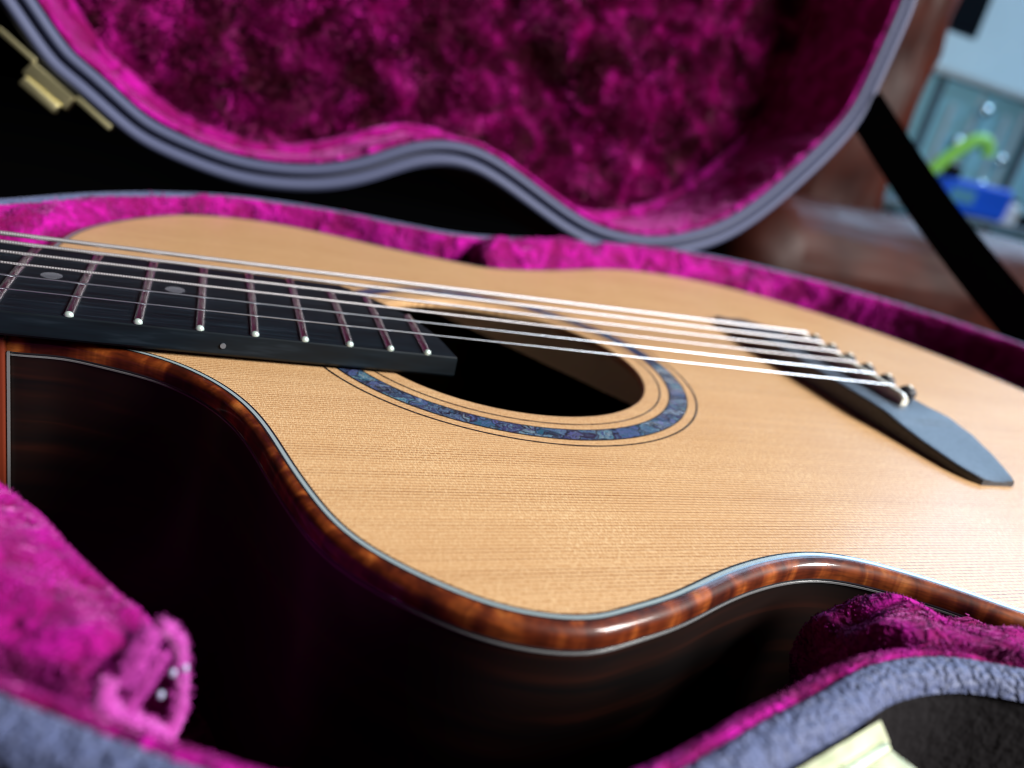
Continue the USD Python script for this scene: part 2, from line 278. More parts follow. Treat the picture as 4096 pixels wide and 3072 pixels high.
# ------------------------------------------------------------------ GUITAR
G = thing('acoustic_guitar', (-.06, 0, -.1), 'small-bodied acoustic guitar with pale spruce top lying in the open plush case', 'guitar')
L = .645
fx = lambda n: -L * 2 ** (-n / 12)
def dome(x, y): return .0008 - ((np.asarray(x) + .06) ** 2 + np.asarray(y) ** 2) / 28
OUT = closed_spline([(-.2875, -.0165), (-.275, -.0185), (-.2620, -.0228), (-.2485, -.0300), (-.2356, -.0431), (-.2270, -.0599), (-.2219, -.0786), (-.2175, -.0945), (-.2113, -.1085), (-.1990, -.1218), (-.1870, -.1295), (-.1745, -.1322),
    (-.1655, -.1306), (-.1534, -.1272), (-.1384, -.1212), (-.1226, -.1164), (-.1093, -.1148), (-.0960, -.1173), (-.0770, -.1276), (-.0637, -.1373), (-.038, -.1515), (-.010, -.1605), (.020, -.1637), (.050, -.159), (.085, -.1400), (.113, -.113), (.134, -.0800), (.148, -.040),
    (.1525, 0), (.148, .040), (.1345, .0800), (.1145, .1110), (.0850, .1390), (.0499, .1587), (.0190, .1637), (-.0100, .1605), (-.0380, .1495), (-.0660, .1335), (-.0890, .1221), (-.1140, .1141), (-.1278, .1156), (-.1493, .1211), (-.1701, .1287), (-.1905, .1374), (-.2111, .1431),
    (-.2315, .1430), (-.2500, .1355), (-.2640, .1210), (-.2773, .1003), (-.2848, .0790), (-.2880, .0500), (-.2885, .0200), (-.2885, 0.)], 560)
ON = outward(OUT); OZ = dome(OUT[:, 0], OUT[:, 1])
XS, RS = -.1471, .0498
ang = np.unwrap(np.arctan2(OUT[:, 1], OUT[:, 0] - XS))
ca, sa = np.cos(ang), np.sin(ang)
rows = []
for r, dz in ((RS + .0012, -.003), (RS, -.0026), (RS - .0001, -.0007), (RS + .0002, -.0002), (RS + .0009, 0.)):
    p = np.stack([XS + r * ca, r * sa], 1); rows.append(np.c_[p, dome(p[:, 0], p[:, 1]) + dz])
p0 = np.stack([XS + (RS + .0009) * ca, (RS + .0009) * sa], 1)
for k in range(1, 41):
    s = k / 40; p = p0 * (1 - s) + OUT * s; rows.append(np.c_[p, dome(p[:, 0], p[:, 1])])
under = [np.c_[p0 * (1 - s) + OUT * s, dome(*(p0 * (1 - s) + OUT * s).T) - .003] for s in (1., .66, .33, 0.)]
V = np.stack(rows + under); n_r = len(rows)
part(G, 'soundboard', (V.transpose(1, 0, 2).reshape(-1, 3), quads(len(OUT), len(V), True)), 'spruce', smooth=50)
part(G, 'purfling', sweep(OUT, ON, [(0, .0001), (.0005, .0001)], OZ), 'purfling_black', label='thin black line round the top')
part(G, 'purfling', sweep(OUT, ON, [(.0005, .00012), (.0013, .00008)], OZ), 'purfling_white', label='thin white line round the top')
part(G, 'purfling', sweep(OUT, ON, [(.0013, .0001), (.0017, .00005)], OZ), 'purfling_black', label='thin black line round the top')
BH = .0045
arc = [(.0017 + .0025 * math.sin(t), -.0022 * (1 - math.cos(t))) for t in np.linspace(0, math.pi / 2, 9)]
part(G, 'binding', sweep(OUT, ON, arc + [(.0043, -.0032), (.0042, -BH)], OZ), 'koa', smooth=60)
part(G, 'purfling', sweep(OUT, ON, [(.0042, -BH + .0003), (.00432, -BH), (.0042, -BH - .0004)], OZ), 'purfling_black', label='thin black line under the binding')
part(G, 'side_purfling', sweep(OUT, ON, [(.0041, -BH - .0003), (.00435, -BH - .0004), (.00435, -BH - .0008), (.0041, -BH - .0009)], OZ), 'side_white')
part(G, 'side', sweep(OUT, ON, [(.0041, -BH - .0007), (.0041, -.05), (.0041, -.094), (.003, -.0965)], OZ * .3), 'rosewood', smooth=60)
bk, bf = fill(OUT + ON * .0020, .02)
part(G, 'back', (np.c_[bk, -.0960 - .006 * np.clip(1 - ((bk[:, 0] + .06) / .22) ** 2 - (bk[:, 1] / .17) ** 2, 0, 1)], bf), 'inner_wood', smooth=True)
# rosette
def ring(r0, r1, dz):
    t = np.linspace(0, 2 * np.pi, 240, endpoint=False); rr = []
    for r in (r0, (r0 + r1) / 2, r1):
        x, y = XS + r * np.cos(t), r * np.sin(t); rr.append(np.c_[x, y, dome(x, y) + dz])
    V = np.stack(rr, 1); return V.reshape(-1, 3), quads(240, 3, True)
part(G, 'rosette_line', ring(.0551, .0556, 1e-4), 'purfling_black', smooth=True)
part(G, 'rosette_line', ring(.0584, .0589, 1e-4), 'purfling_black', smooth=True)
part(G, 'abalone_ring', ring(.0589, .0643, 1.1e-4), 'abalone', smooth=True)
part(G, 'rosette_line', ring(.0643, .0648, 1e-4), 'purfling_black', smooth=True)
part(G, 'rosette_line', ring(.0675, .0681, 1e-4), 'purfling_black', smooth=True)
# braces under the top, seen through the hole
for s in (1, -1):
    d = np.array([36., -56. * s]); d /= np.linalg.norm(d); nrm = np.array([-d[1], d[0]])
    a, b = np.array([-.083, .008 * s]) - d * .14, np.array([-.083, .008 * s]) + d * .19
    c = np.array([(p[0], p[1]) for p in (a + nrm * .004, b + nrm * .004, b - nrm * .004, a - nrm * .004)])
    v = np.vstack([np.c_[c, np.full(4, -.0035)], np.c_[c, np.full(4, -.0185)]])
    part(G, 'brace', trimesh.convex.convex_hull(v), 'brace_spruce', smooth=False)

# fretboard
HF = .0075
def half(x): return (.056 + .0035 * (x - fx(14)) / (fx(22) - fx(14))) / 2
end = open_spline([(-.1985, .0288), (-.1935, .0215), (-.1867, .0107), (-.1830, .0048), (-.1790, -.0041), (-.1757, -.0127), (-.1735, -.0225), (-.1722, -.0296)], 26)
xl = -.6445
nu = np.r_[np.linspace(0, .9, 40)[:-1], np.linspace(.9, 1, 14)]
G_t = np.linspace(1, -1, 26)
cols = []
for i, t in enumerate(G_t):
    e = end[i]; ex = e[0]; x = xl + (ex - xl) * nu; yend = e[1]
    y = t * half(x); y = y + (yend - y[-1]) * np.clip((nu - .88) / .12, 0, 1); cols.append(np.c_[x, y])
FB = np.stack(cols)                                             # (26, nx, 2)
crown = (.028 ** 2 - FB[..., 1] ** 2) / .8
top = np.concatenate([FB, (HF + crown)[..., None]], -1)
c = FB.copy(); ctr = np.array([-.4, 0]);
def loop_of(A): return np.vstack([A[0], A[1:, -1], A[-1, ::-1][1:], A[1:-1, 0][::-1]])
lp = loop_of(top); nx = FB.shape[1]
lo = outward(lp[:, :2])
b1 = np.c_[lp[:, :2] + lo * .0004, lp[:, 2] - .0005]; b2 = np.c_[lp[:, :2] + lo * .0004, np.full(len(lp), .0019)]; b3 = np.c_[lp[:, :2] - lo * .0001, np.full(len(lp), .0012)]; b4 = np.c_[lp[:, :2] - lo * .01, np.full(len(lp), .0012)]
skirt = np.stack([lp, b1, b2, b3, b4], 1)
part(G, 'fretboard', cat((top.reshape(-1, 3), quads(26, nx)), (skirt.reshape(-1, 3), quads(len(lp), 5, True))), 'ebony', smooth=35)
# frets
bass_end = {22: -.0008, 21: .0146, 20: .0182}
for n in range(1, 23):
    x = fx(n); h = half(x) - .0010; y1 = min(h, bass_end.get(n, h)); ys = np.linspace(-h, y1, 24)
    prof = np.array([(-.00115, -.0002), (-.00112, .0002), (-.0009, .00062), (-.0005, .00092), (0, .00102), (.0005, .00092), (.0009, .00062), (.00112, .0002), (.00115, -.0002)])
    v = np.stack([np.stack([x + prof[:, 0], np.full(9, y), HF + (.028 ** 2 - y ** 2) / .8 + prof[:, 1]], 1) for y in ys])
    pth = part(G, 'fret', (v.reshape(-1, 3), quads(24, 9)), 'nickel', smooth=60)
    if n > 13:
        s = trimesh.creation.icosphere(2, 1.); s.apply_scale((.00112, .0009, .0011)); s.apply_translation((x, -h - .0001, HF + (.028 ** 2 - h * h) / .8 + .0001))
        s = trimesh.intersections.slice_mesh_plane(s, [0, 0, 1], [0, 0, HF - .0004], cap=False)
        part(pth, 'fret_end', s, 'fret_end_metal', smooth=True)
def disc(x, y, z, r, h): m = trimesh.creation.cylinder(r, h, sections=32); m.apply_translation((x, y, z)); return m
for n in (3, 5, 7, 9, 12, 15, 17):
    part(G, 'fret_marker', disc((fx(n) + fx(n - 1)) / 2, -.0005, HF + .0009, .0026, .0003), 'pearl', smooth=40)
m = trimesh.creation.cylinder(.0007, .0006, sections=20); m.apply_transform(trimesh.transformations.rotation_matrix(math.pi / 2, [1, 0, 0]))
xd = (fx(18) + fx(19)) / 2 - .0140; m.apply_translation((xd, -half(xd) - .0005, .0042)); part(G, 'side_marker', m, 'pearl', smooth=40)
# neck, heel, nut, headstock (mostly out of frame)
nxs = np.linspace(-.6445, -.2865, 30); nv = []
for x in nxs:
    w = half(x) - .0006; dep = .019 + .004 * (x + .645) / .36 + .07 * np.clip((x + .335) / .045, 0, 1) ** 2
    wv = w * (1 - .42 * np.clip((x + .345) / .055, 0, 1)); tt = np.linspace(0, math.pi, 15)
    q = np.c_[np.full(15, x), np.cos(tt) * np.where(np.sin(tt) > .2, wv, w), .0012 - dep * np.sin(tt) ** .7]; nv.append(q)
nv = np.stack(nv)
part(G, 'neck', (nv.reshape(-1, 3), quads(30, 15)), 'mahogany', smooth=50)
part(G, 'heel', cat(boxm(-.302, -.28505, -.0242, .0242, -.094, -.0004, .0010)), 'heel_wood', smooth=40)
part(G, 'nut', boxm(-.6495, -.6450, -.0215, .0215, .001, .0102, .0008), 'bone')
hs = trimesh.creation.extrude_polygon(Polygon([(-.650, -.021), (-.680, -.034), (-.83, -.036), (-.83, .036), (-.680, .034), (-.650, .021)]), .014)
hs.apply_translation((0, 0, -.008)); part(G, 'headstock', hs, 'mahogany')
# end purfling at the heel: a thin white line down the joint
part(G, 'side_purfling', boxm(-.2849, -.2844, -.0236, -.0226, -.094, -BH - .0005), 'side_white', smooth=False)

# bridge
yb = np.linspace(-.0805, .0755, 90)
def bridge_row(y):
    a = abs(y + .0025) / .078
    xf = np.interp(a, [0, .45, .56, .72, .9, .97, 1.0], [-.0155, -.0150, -.0140, -.0135, -.0125, -.0105, -.0085])
    xb = np.interp(a, [0, .30, .42, .52, .64, .80, .94, 1.0], [.0150, .0148, .0150, .0185, .0190, .0145, .0090, .0065])
    h = np.interp(a, [0, .44, .50, .58, .70, .85, .97, 1.0], [.0074, .0072, .0068, .0056, .0045, .0036, .0028, .0022])
    return xf, xb, h
br = []
for y in yb:
    xf, xb, h = bridge_row(y); z0 = float(dome(0, y)); r = .0011
    w = np.linspace(0, 1, 9); mid = xf + r + (xb - xf - 2 * r) * w; sag = -.0006 * np.sin(math.pi * w) * (h < .006)
    q = [(xf, z0), (xf, z0 + h - r), (xf + r * .3, z0 + h - r * .3)] + [(m_, z0 + h + s_) for m_, s_ in zip(mid, sag)] + [(xb - r * .3, z0 + h - r * .3), (xb, z0 + h - r), (xb, z0)]
    br.append([(a_, y, b_) for a_, b_ in q])
br = np.array(br); nb = br.shape[1]; bv, bfc = br.reshape(-1, 3), quads(90, nb)
capf = [[0, j, j + 1] for j in range(1, nb - 1)] + [[89 * nb, 89 * nb + j + 1, 89 * nb + j] for j in range(1, nb - 1)]
part(G, 'bridge', (bv, np.vstack([bfc, capf])), 'bridge_ebony', smooth=35)
SSP = .0555; ZS = .0124
sy = lambda k: SSP * (2.5 - k) / 5
sx = lambda y: .0005 + (y + .03) * .045
sv = []
for y in np.linspace(-.0355, .0355, 40):
    x = sx(y); e = np.clip((.0355 - abs(y)) / .002, 0, 1) ** .5; zt = ZS - .0008 + .0008 * (1 - (y / .036) ** 2) - .001 * (1 - e)
    sv.append([(x - .0015, y, .006), (x - .0015, y, zt - .0008), (x - .0007, y, zt), (x + .0007, y, zt), (x + .0015, y, zt - .0008), (x + .0015, y, .006)])
sv = np.array(sv)
part(G, 'saddle', cat((sv.reshape(-1, 3), quads(40, 6)), (sv[0], np.array([[0, 1, 2], [0, 2, 3], [0, 3, 4], [0, 4, 5]])), (sv[-1], np.array([[0, 2, 1], [0, 3, 2], [0, 4, 3], [0, 5, 4]]))), 'bone', smooth=40)
SR = [.00069, .00055, .00044, .00035, .00025, .00020]
for k in range(6):
    y = sy(k); x = sx(y); py = .0545 * (2.5 - k) / 5
    pin = trimesh.creation.revolve([(0, -.004), (.0022, -.004), (.0023, 0), (.0031, .0004), (.0033, .0014), (.0030, .0026), (.0019, .0036), (0, .0040)], sections=24)
    pin.apply_translation((0.0096, py, .0086)); pp = part(G, 'bridge_pin', pin, 'groove', smooth=40)
    dt = trimesh.creation.icosphere(2, 1.); dt.apply_scale((.0011, .0011, .0006)); dt.apply_translation((0.0096, py, .0086 + .0039)); part(pp, 'pin_dot', dt, 'bone', smooth=True)
    yn = .0445 / 2 * (2.5 - k) / 2.5 * .83; y14 = .048 * (2.5 - k) / 5; zn = .0108
    zb = HF + .0039 + (.028 ** 2 - y14 ** 2) / .8 * .6
    xs_ = np.array([-.6475, -.45, fx(14), -.20, -.1, x - .002])
    def yy(q): return np.interp(q, [-.6475, fx(14), x], [yn, y14, y])
    def zz(q): return np.interp(q, [-.6475, fx(14), x], [zn, zb, ZS + SR[k]])
    line = [(q, yy(q), zz(q)) for q in np.linspace(-.6475, x - .0012, 60)] + [(x, y, ZS + SR[k]), (x + .0012, y, ZS + SR[k] - .0002), (.0070, py, .0098), (.0085, py, .0076)]
    part(G, 'string', tube(line, SR[k], 12), 'wound_string' if k < 4 else 'steel_string', smooth=60)

# ------------------------------------------------------------------ CASE (lower shell)
K = thing('guitar_case', (-.05, 0, -.13), 'open dark hard case lined with magenta plush, lid raised behind the guitar', 'guitar case')
far = [(.226, .040), (.214, .090), (.190, .130), (.155, .163), (.112, .187), (.058, .199), (.0, .193), (-.050, .176), (-.088, .160), (-.120, .152), (-.150, .156), (-.180, .162), (-.205, .1635), (-.228, .160), (-.251, .148), (-.272, .131), (-.292, .108), (-.312, .082), (-.345, .064), (-.41, .060)]
near_ = [(-.41, -.060), (-.345, -.066), (-.312, -.092), (-.292, -.116), (-.274, -.138), (-.260, -.1485), (-.244, -.1585), (-.224, -.1690), (-.202, -.1740), (-.180, -.1705), (-.160, -.1640), (-.1465, -.1602), (-.1345, -.1563), (-.1250, -.1548), (-.113, -.1552), (-.098, -.160), (-.050, -.178), (.0, -.193), (.058, -.199), (.112, -.187), (.155, -.163), (.190, -.130), (.214, -.090), (.226, -.040)]
KC = closed_spline(far + [(-.52, .060), (-.66, .075), (-.80, .085), (-.875, .06), (-.885, 0), (-.875, -.06), (-.80, -.085), (-.66, -.075), (-.52, -.060)] + near_, 900)
KN = outward(KC)
def rimz(x): return np.interp(x, [-.9, -.25, -.12, .06, .25], [.004, .0055, .0065, .0100, .0100])
KZ = rimz(KC[:, 0])
ZB = -.128
rim = [(-.0008, -.004), (-.0006, -.0006), (.0002, .0), (.0020, .0003), (.0042, -.0001), (.0054, -.0012), (.0058, -.0030)]
part(K, 'case_rim', sweep(KC, KN, rim, KZ), 'vinyl', smooth=60)
nK = len(KC)
wall_v = np.concatenate([np.c_[KC + KN * o, (KZ + d if rel else np.full(nK, d))][:, None] for o, d, rel in ((.0057, -.0028, 1), (.0050, -.0040, 1), (.0056, -.0060, 1), (.0062, -.110, 0), (.002, -.124, 0), (-.008, ZB, 0))], 1)
part(K, 'case_wall', (wall_v.reshape(-1, 3), quads(nK, 6, True)), 'vinyl_dark', smooth=60)
bp, bfa = fill(KC + KN * -.008, .03)
part(K, 'case_bottom', (np.c_[bp, np.full(len(bp), ZB)], bfa), 'vinyl_dark', smooth=False)
# plush lining: rolled upper edge, wall and floor
rr = np.random.default_rng(3)
lp_ = [(-.0004, -.0030), (-.0007, -.0012), (-.0014, -.0003), (-.0026, -.0006), (-.0036, -.0020), (-.0043, -.0050), (-.0048, -.012), (-.0055, -.03), (-.007, -.07), (-.012, -.118)]
lv, lf = sweep(KC, KN, lp_, KZ)
w_ = np.repeat(np.ones((1, 10)), nK, 0).ravel(); d_ = (meshkit.fbm(lv * np.array([70, 70, 40.]), 3, 5) - .5) * .0030 * np.clip(np.tile(np.arange(10), nK) / 2., 0, 1)
lv = lv + np.c_[np.repeat(KN, 10, 0) * d_[:, None], d_ * .6]
part(K, 'lining', (lv, lf), 'plush', smooth=60)
fp, ff = fill(KC + KN * -.012, .02)
part(K, 'lining_floor', (np.c_[fp, np.full(len(fp), -.118)], ff), 'plush', smooth=True)
def strip_keep(x0, x1, side):
    return lambda c_, n_: ((c_[:, 0] > x0) & (c_[:, 0] < x1) & (c_[:, 1] * side > 0) & (c_[:, 2] > -.02)).astype(float)
fuzz(K, 'pile', (lv, lf), 'pile', 30000, .0016, .00028, 11, keep=strip_keep(-.30, .06, -1))
fuzz(K, 'pile', (lv, lf), 'pile', 22000, .0034, .00045, 12, keep=strip_keep(-.40, .25, 1))
# padded blocks that hold the body
def pad(outer, inner, zo, zi, z0, n=90, m=22, seed=0, amp=.004, edge=.007, endr=.010, sag=0., hollow=0.):
    """Cushion between an outer and an inner plan line: crowned top, rolled inner edge, rounded ends. zo, zi: top heights at either edge."""
    A, B = open_spline(outer, n), open_spline(inner, n); V = []
    s = np.r_[0, np.cumsum(np.linalg.norm(np.diff(B, axis=0), axis=1))]; e = np.minimum(s, s[-1] - s)
    drop = np.where(e < endr, endr - np.sqrt(np.maximum(endr ** 2 - (endr - np.minimum(e, endr)) ** 2, 0)), 0)
    for i in range(n):
        a, b = A[i], B[i]; w = np.linalg.norm(b - a); u = (b - a) / w; row = []
        z_o, z_i = (np.interp(i / (n - 1), np.linspace(0, 1, len(np.atleast_1d(q))), np.atleast_1d(q)) for q in (zo, zi))
        row.append((*a, z0))
        for t in np.linspace(0, 1, m):
            d = t * (w - edge); row.append((*(a + u * d), z_o + (z_i - z_o) * t + .004 * math.sin(math.pi * t) - sag * math.sin(math.pi * t) - drop[i]))
        for g in np.linspace(0, math.pi / 2, 7)[1:]:
            row.append((*(a + u * (w - edge + edge * math.sin(g))), z_i - edge * (1 - math.cos(g)) - drop[i]))
        for t in np.linspace(0, 1, 9)[1:]: row.append((*b, z_i - edge + (z0 - z_i + edge) * t - drop[i] * (1 - t)))
        V.append(row)
    V = np.array(V); k = V.shape[1]; f = quads(n, k)
    v = V.reshape(-1, 3); caps = []
    for i, flip in ((0, 0), (n - 1, 1)):
        c_ = V[i].mean(0); c_ = c_ + (V[i - 4].mean(0) - c_) / np.linalg.norm(V[i - 4].mean(0) - c_) * hollow * flip; base = len(v); v = np.vstack([v, c_[None]])
        for j in range(k):
            t_ = [base, i * k + j, i * k + (j + 1) % k]; caps.append(t_[::-1] if flip else t_)
    f = np.vstack([f, caps]); g = (meshkit.fbm(v * 90, 3, seed) - .5) * 2 * amp; h = (meshkit.fbm(v * 40 + 5, 2, seed + 9) - .5) * amp
    tm = trimesh.Trimesh(v, f, process=False); tm.fix_normals()
    return v + tm.vertex_normals * (g + h)[:, None], np.array(tm.faces)
TOP = lambda c_, n_: np.clip(n_[:, 2] + .6, 0, 1) + .15
# near shoulder pad (close to the camera), its end at x = -.241
ps, pf = pad([(-.41, -.058), (-.345, -.062), (-.312, -.087), (-.292, -.110), (-.274, -.130), (-.262, -.1390), (-.2520, -.1440)],
             [(-.41, -.030), (-.345, -.032), (-.318, -.042), (-.298, -.060), (-.2745, -.0880), (-.2570, -.1110), (-.2410, -.1340)], [.0055, .0055, .004], [-.006, .000, .0015, .0012], -.045, seed=1, amp=.0011, endr=.002, edge=.005, hollow=.016)
sp = part(K, 'shoulder_pad', (ps, pf), 'plush', smooth=60, label='thick near-side pad that ends in folded trim')
fuzz(sp, 'pile', (ps, pf), 'pile', 80000, .0013, .00026, 21, jitter=.7, keep=lambda c_, n_: TOP(c_, n_) * ((n_ @ np.array([.6703, -.7421, 0])) < .55))
def pend(q, lift=.0008):
    q = np.array(q, float) / 1000; u_ = np.array([-.7421, -.6703]); n_ = np.array([.6703, -.7421])
    return np.c_[np.array([-.2405, -.134]) + q[:, :1] * u_ + n_ * lift, q[:, 1]]
def trim(pts, r, seed, lift=.0008):
    q = open_spline(pend(pts, lift), 60); v, f = tube(q, np.interp(np.linspace(0, 1, 60), np.linspace(0, 1, len(r)), r), 14)
    return v + (meshkit.fbm(v * 260, 3, seed) - .5)[:, None] * .0007, f
for pts, r, sd in (([(12.4, 1.5), (13.2, -1.5), (11.5, -6.5), (6., -12.8), (2.4, -15.6), (.9, -13.5), (.8, -7.), (2.3, 1.5), (5.5, 6.0)], [.0013, .0020, .0022, .0018, .0014, .0011, .0012, .0012, .001], 1),
                   ([(6.2, 5.6), (7.6, 4.2), (9.2, 1.8), (10.8, -.2)], [.0011, .0014, .0013, .0008], 2), ([(4.2, .4), (6., -1.4), (8., -3.6), (9.8, -5.8)], [.0007, .0009, .0009, .0007], 3)):
    tv = trim(pts, r, sd); tp = part(sp, 'folded_trim', tv, 'trim_plush', smooth=60)
    fuzz(tp, 'pile', tv, 'trim_pile', 900, .0006, .00022, 40 + sd)
for q in ((3.6, -2.6), (1.5, -3.2), (5.4, -5.3)):
    p_ = pend([q], .0022)[0]
    part(sp, 'staple', rounded_box((.0009, .0009, .0011), .0004, p_, 2), 'staple', smooth=True)
# near lower-bout pad
ps, pf = pad([(-.1230, -.1530), (-.113, -.1535), (-.098, -.1575), (-.050, -.1750), (.0, -.1900), (.05, -.196)],
             [(-.1165, -.1290), (-.104, -.1278), (-.085, -.1345), (-.055, -.1500), (-.010, -.1665), (.05, -.1690)], [.0085, .0095, .0085, .008], [-.0010, -.0005, -.0015, -.001], -.06, seed=2, amp=.0042, sag=.002)
sp = part(K, 'bout_pad', (ps, pf), 'plush', smooth=60, label='near-side pad tucked against the waist of the guitar')
fuzz(sp, 'pile', (ps, pf), 'pile', 60000, .0027, .00028, 22, keep=TOP)
# far pads
ps, pf = pad([(-.228, .156), (-.251, .145), (-.272, .128), (-.292, .105), (-.312, .079), (-.345, .061), (-.41, .057)],
             [(-.225, .1500), (-.2435, .1440), (-.2600, .1300), (-.2740, .1120), (-.2860, .0900), (-.300, .070), (-.36, .040)], .0030, [-.003, -.004, -.006, -.008], -.06, seed=3, amp=.006, edge=.004)
sp = part(K, 'shoulder_pad', (ps, pf), 'plush', smooth=60, label='far-side pad beside the upper bout')
fuzz(sp, 'pile', (ps, pf), 'pile', 18000, .0036, .0005, 23)
ps, pf = pad([(.110, .184), (.058, .196), (.0, .190), (-.050, .173), (-.088, .157), (-.114, .149)],
             [(.086, .1490), (.050, .1680), (.0, .1690), (-.045, .1550), (-.085, .1330), (-.116, .1240)], .0075, [.001, .002, .003, .002], -.06, seed=4, amp=.0045, edge=.006)
sp = part(K, 'bout_pad', (ps, pf), 'plush', smooth=60, label='far-side pad beside the lower bout, under the lid hinge')
fuzz(sp, 'pile', (ps, pf), 'pile', 16000, .0036, .0005, 24)
# latch on the near wall
def face_frame(x):
    """Point on the near rim's outer crease at x, with along / out directions."""
    k = np.where(KC[:, 1] < 0)[0]; i = k[np.argmin(np.abs(KC[k, 0] - x))]; o = KN[i]; a = np.array([-o[1], o[0]]); a *= np.sign(a[0]); return KC[i] + o * .0066, a, o, KZ[i]
def on_face(x, pts):
    p, a, o, z = face_frame(x); return np.array([[*(p + a * q[0] + o * q[1]), z + q[2]] for q in pts])
def slab(x, a0, a1, o0, o1, z0, z1, bev=.0006):
    m = boxm(a0, a1, o0, o1, z0, z1, bev); m.vertices = on_face(x, m.vertices); m.fix_normals(); return m
LX = -.150
def hull_on(pts): return trimesh.convex.convex_hull(on_face(LX, pts))
lt = part(K, 'latch_plate', hull_on([(-.026, .0000, -.0030), (.0110, .0000, -.0030), (.0125, .0022, -.0062), (-.026, .0022, -.0062), (-.026, -.001, -.0062), (.0125, -.001, -.0062), (-.026, .0022, -.030), (.0125, .0022, -.030)]), 'brass_satin', smooth=20, label='brass latch plate on the near wall')
part(lt, 'latch_lever', hull_on([(-.026, .0016, -.0064), (.0112, .0016, -.0064), (.0150, .0066, -.0086), (.0150, .0084, -.0108), (.0128, .0090, -.0150), (-.026, .0090, -.0150), (-.026, .0072, -.0082), (.0120, .0072, -.0082), (.0128, .0022, -.0240), (-.026, .0022, -.0240)]), 'brass_satin', smooth=20)
part(lt, 'latch_knuckle', tube(on_face(LX, [(-.024, .0026, -.0058), (.0100, .0026, -.0058)]), .0009, 14), 'brass_satin', smooth=50)

# ------------------------------------------------------------------ LID
YH, ZH, LEAN = .222, .006, math.radians(10)
def LP(x, v, w): return np.stack(np.broadcast_arrays(x, YH + v * math.sin(LEAN) + w * math.cos(LEAN), ZH + v * math.cos(LEAN) - w * math.sin(LEAN)), -1)
LC = closed_spline([(-.339, .058), (-.320, .035), (-.309, .027), (-.292, .015), (-.277, .006), (-.254, -.001), (-.231, -.005), (-.207, -.005), (-.182, -.001), (-.157, .008), (-.134, .0195), (-.118, .0245), (-.103, .0255), (-.085, .0215), (-.055, .009), (-.019, -.005), (.012, -.0095), (.040, -.008), (.063, -.002), (.091, .010), (.121, .032), (.153, .065), (.184, .105), (.196, .136), (.207, .180), (.210, .200),
    (.207, .232), (.196, .272), (.175, .318), (.135, .362), (.08, .392), (.012, .404), (-.055, .391), (-.10, .376), (-.16, .388), (-.22, .404), (-.29, .385), (-.339, .342), (-.37, .29), (-.42, .265), (-.55, .26), (-.70, .275), (-.82, .285), (-.875, .25), (-.885, .20), (-.875, .15), (-.82, .115), (-.70, .125), (-.55, .14), (-.42, .135), (-.37, .095)], 900)
LN = outward(LC); DL = .088
def lsweep(prof, lc=LC, ln=LN):
    prof = np.array(prof, float); xy = lc[:, None] + ln[:, None] * prof[None, :, :1]; w = np.broadcast_to(prof[None, :, 1], xy.shape[:2])
    return LP(xy[..., 0], xy[..., 1], w).reshape(-1, 3), quads(len(lc), len(prof), True)
lid = part(K, 'lid', lsweep([(-.001, .002), (0, .006), (0, DL - .01), (-.006, DL + .004), (-.02, DL + .009)]), 'vinyl_dark', smooth=60)
def ridge(o0, o1, w0, h, n=7): return [(o0 + (o1 - o0) * t, w0 - h * math.sin(math.pi * t) ** .6) for t in np.linspace(0, 1, n)]
part(lid, 'lid_rim', lsweep(ridge(.0004, -.0066, .003, .0034)), 'rim_rubber', smooth=60)
part(lid, 'lid_groove', lsweep([(-.0064, .0034), (-.0066, .0042), (-.0078, .0042), (-.0080, .0030)]), 'groove', smooth=30)
part(lid, 'lid_rim', lsweep(ridge(-.0078, -.0144, .003, .0040)), 'rim_rubber', smooth=60)
b_, bf_ = fill(LC + LN * -.02, .03)
part(lid, 'lid_back', (LP(b_[:, 0], b_[:, 1], np.full(len(b_), DL + .009)), bf_), 'vinyl_dark', smooth=False)
LI = offset_curve(LC, -.0145); LIN = outward(LI)
lw = [(0, .0030), (-.0010, .001), (-.0024, .0012), (-.0034, .004), (-.0040, .012), (-.0045, .03), (-.005, .05), (-.006, .068), (-.009, .0785), (-.014, .083)]
wv, wf = lsweep(lw, LI, LIN)
dd = (meshkit.fbm(wv * np.array([45, 45, 45.]), 3, 31) - .5) * .006 * np.clip(np.tile(np.arange(10), 900) / 4., 0, 1)
wv = wv + np.c_[np.repeat(LIN, 10, 0)[:, 0] * dd, np.zeros(len(dd)), np.repeat(LIN, 10, 0)[:, 1] * dd]
part(lid, 'lid_lining_wall', (wv, wf), 'plush', smooth=60)
LF = offset_curve(LC, -.0285); fpt, fft = fill(LF, .006)
dist = shapely.distance(shapely.points(fpt), Polygon(LF).exterior)
q3 = np.c_[fpt, np.zeros(len(fpt))]
crush = meshkit.fbm(q3 * 24, 3, 41) - .5; crush2 = meshkit.fbm(q3 * 70 + 3, 3, 43) - .5
bulge = .010 * (1 - np.exp(-dist / .02))
dent_d = np.abs((fpt[:, 0] + .045) * .78 + (fpt[:, 1] - .13) * .62)        # a slanting crease in the panel
dent = .016 * np.exp(-(dent_d / .016) ** 2) * np.clip((fpt[:, 1] - .05) / .04, 0, 1)
w = .0835 - bulge * .6 - crush * .024 - crush2 * .011 + dent
w = np.minimum(np.where(dist < 1e-6, .083, w), DL + .007)
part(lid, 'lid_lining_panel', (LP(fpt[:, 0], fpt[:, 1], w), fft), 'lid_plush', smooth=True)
LPI = offset_curve(LC, -.0235)
pp_ = LP(LPI[:, 0], LPI[:, 1], np.full(900, .0775)) + (meshkit.fbm(np.c_[LPI * 60, np.zeros(900)], 2, 77) - .5)[:, None] * .003
part(lid, 'seam_roll', tube(np.vstack([pp_, pp_[:1]]), .0046, 10, False), 'plush', smooth=60)
